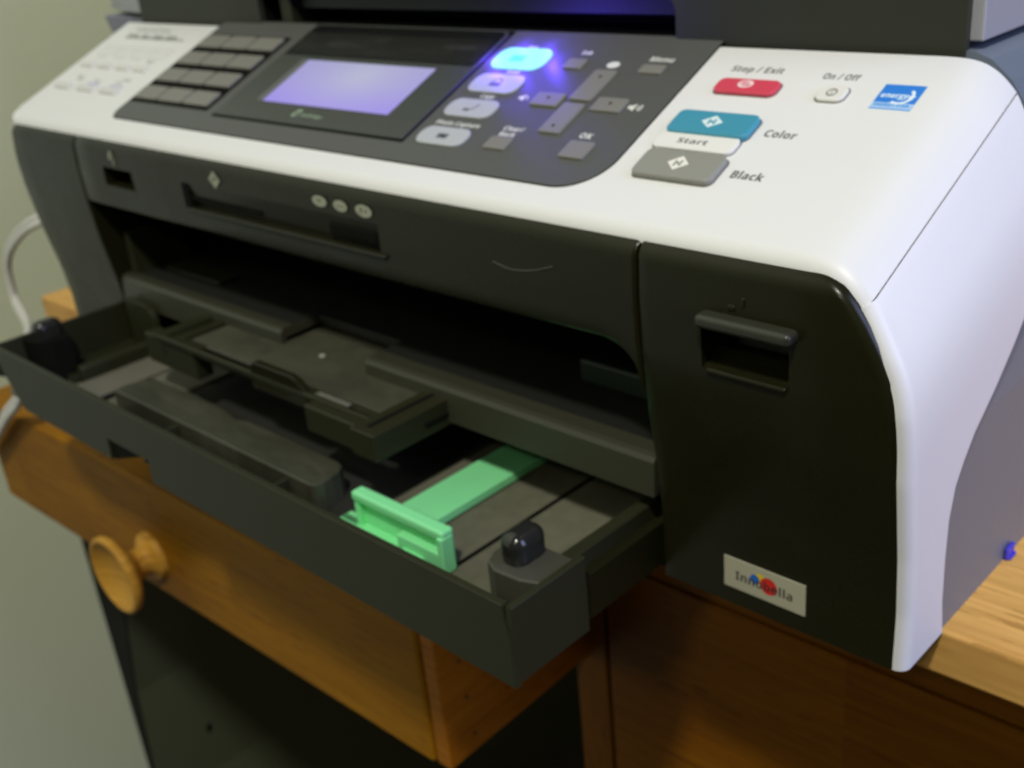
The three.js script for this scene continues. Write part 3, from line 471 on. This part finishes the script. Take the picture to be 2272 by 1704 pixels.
// green paper guide
{
  const gd = put([
    bx(255.4, 270.6, 3.0, 6.0, -60, 34, 0.5),
    bx(251.4, 289.0, 2.7, 15.4, 33.2, 35.3, 0.5), bx(251.0, 289.4, 12.6, 15.8, 33.2, 37.8, 1.1),
    bx(251.2, 253.4, 2.7, 14, 34, 37.2, 0.5), bx(287.4, 289.6, 2.7, 14, 34, 38.4, 0.5), bx(270, 289.4, 2.7, 8.6, 34.6, 38.0, 0.5),
    bx(243.7, 269.8, 2.7, 4.5, 34.6, 47, 0.6), bx(272.2, 281, 4.0, 5.2, 36, 40, 0.4), bx(243.7, 252, 2.7, 4.5, 33.2, 38, 0.5),
  ], mats.green, 'paper_guide', tray);
  gd.userData.label = 'bright green paper guide';
}
// photo paper tray above the paper tray
{
  const pt = put([
    bx(121.5, 243, 26.6, 28.2, -40, 17.5, 0.4),                     // floor
    bx(121.0, 245, 28, 30.4, 20.6, 22.8, 0.7),                      // front rim
    bx(121, 126, 22, 30.2, -40, 22, 0.6), bx(132, 134.5, 28, 29.6, -40, 18, 0.4),
    bx(243.4, 254.2, 21.4, 30.2, -40, 29.2, 0.6),
    bx(218.5, 246, 20.8, 29.9, 22.6, 27.2, 0.8), bx(112, 146, 17, 28.5, 15, 21.6, 0.8), bx(146, 219, 26.0, 29, 17.5, 21, 0.4),
  ], mats.blackTray, 'photo_tray', printer);
  put([mapUV(bx(136, 242.6, 28, 28.7, -40, 15.6, 0.3), 0, 2, 136, 243, -40, 16)], dusty([0.050, 0.050, 0.034], 0.5), 'photo_plate', pt);
  put([bx(247.2, 249.2, 29.9, 30.35, -40, 26, 0.2), bx(252.6, 254.6, 24.6, 26.0, -14, 10, 0.3)], mats.deep, 'rail_groove', pt);
  put([ext(rrShape(183.5, 214.5, 24.5, 34.6, 1, [0.6, 0.6, 9, 4]), 20.0, 22.6, 0.6)], mats.black, 'pull_tab', pt);
  put([bx(148, 183, 28.3, 29.0, 16.2, 20.2, 0.3)], std([0.085, 0.082, 0.065], 0.35), 'pale_strip', pt);
  put([bx(214, 230, 28.5, 29.2, 17.2, 20.2, 0.3)], std([0.16, 0.155, 0.13], 0.2), 'shiny_strip', pt);
  put([ext(rrShape(190, 192.2, 0, 2.2, 1.09), 0, 0.6, 0.2).rotateX(-Math.PI / 2).translate(0, 28.6 * M, 0)], std([0.4, 0.4, 0.36], 0.3), 'dot', pt);
}

// ---------------------------------------------------------------- white cable at the left
{
  const pts = [[-14, 50, -42], [-38, 43, -26], [-62.2, 36.3, -20], [-87, 26.7, -20], [-110.8, 12.3, -20], [-119.5, 1, -20], [-119.5, -15.2, -19], [-98, -24, -14], [-60, -23, 4], [-24, -20, 22], [-6, -21, 29.5], [-13.5, -28.5, 30.2], [-31, -40, 30.6], [-49.5, -54, 31], [-80, -76, 32]];
  const curve = new THREE.CatmullRomCurve3(pts.map((p) => new THREE.Vector3(...p).multiplyScalar(M)));
  const g1 = new THREE.TubeGeometry(curve, 160, 0.0019, 12), curve2 = new THREE.CatmullRomCurve3(pts.map((p) => new THREE.Vector3(p[0] + 1.6, p[1] - 2.8, p[2] + 1.2).multiplyScalar(M))), g2 = new THREE.TubeGeometry(curve2, 160, 0.0019, 12);
  const cable = put([g1, g2], std([0.72, 0.71, 0.68], 0.5), 'power_cable', scene);
  cable.userData = { label: 'white twin power cable looping down beside the printer', category: 'cable' };
}
// small blue clip on the tabletop beside the printer
{
  const clip = thing('blue_clip', 'tiny blue plastic clip on the tabletop against the side of the printer', 'clip');
  put([bx(398.8, 399.8, 0.2, 3.8, -60, -55.5, 0.4)], std([0.06, 0.05, 0.62], 0.4), 'clip_body', clip);
  put([bx(399.0, 400.4, 0.2, 1.2, -60, -56, 0.4)], std([0.06, 0.05, 0.55], 0.4), 'clip_tongue', clip);
}

renderer.render(scene, camera);
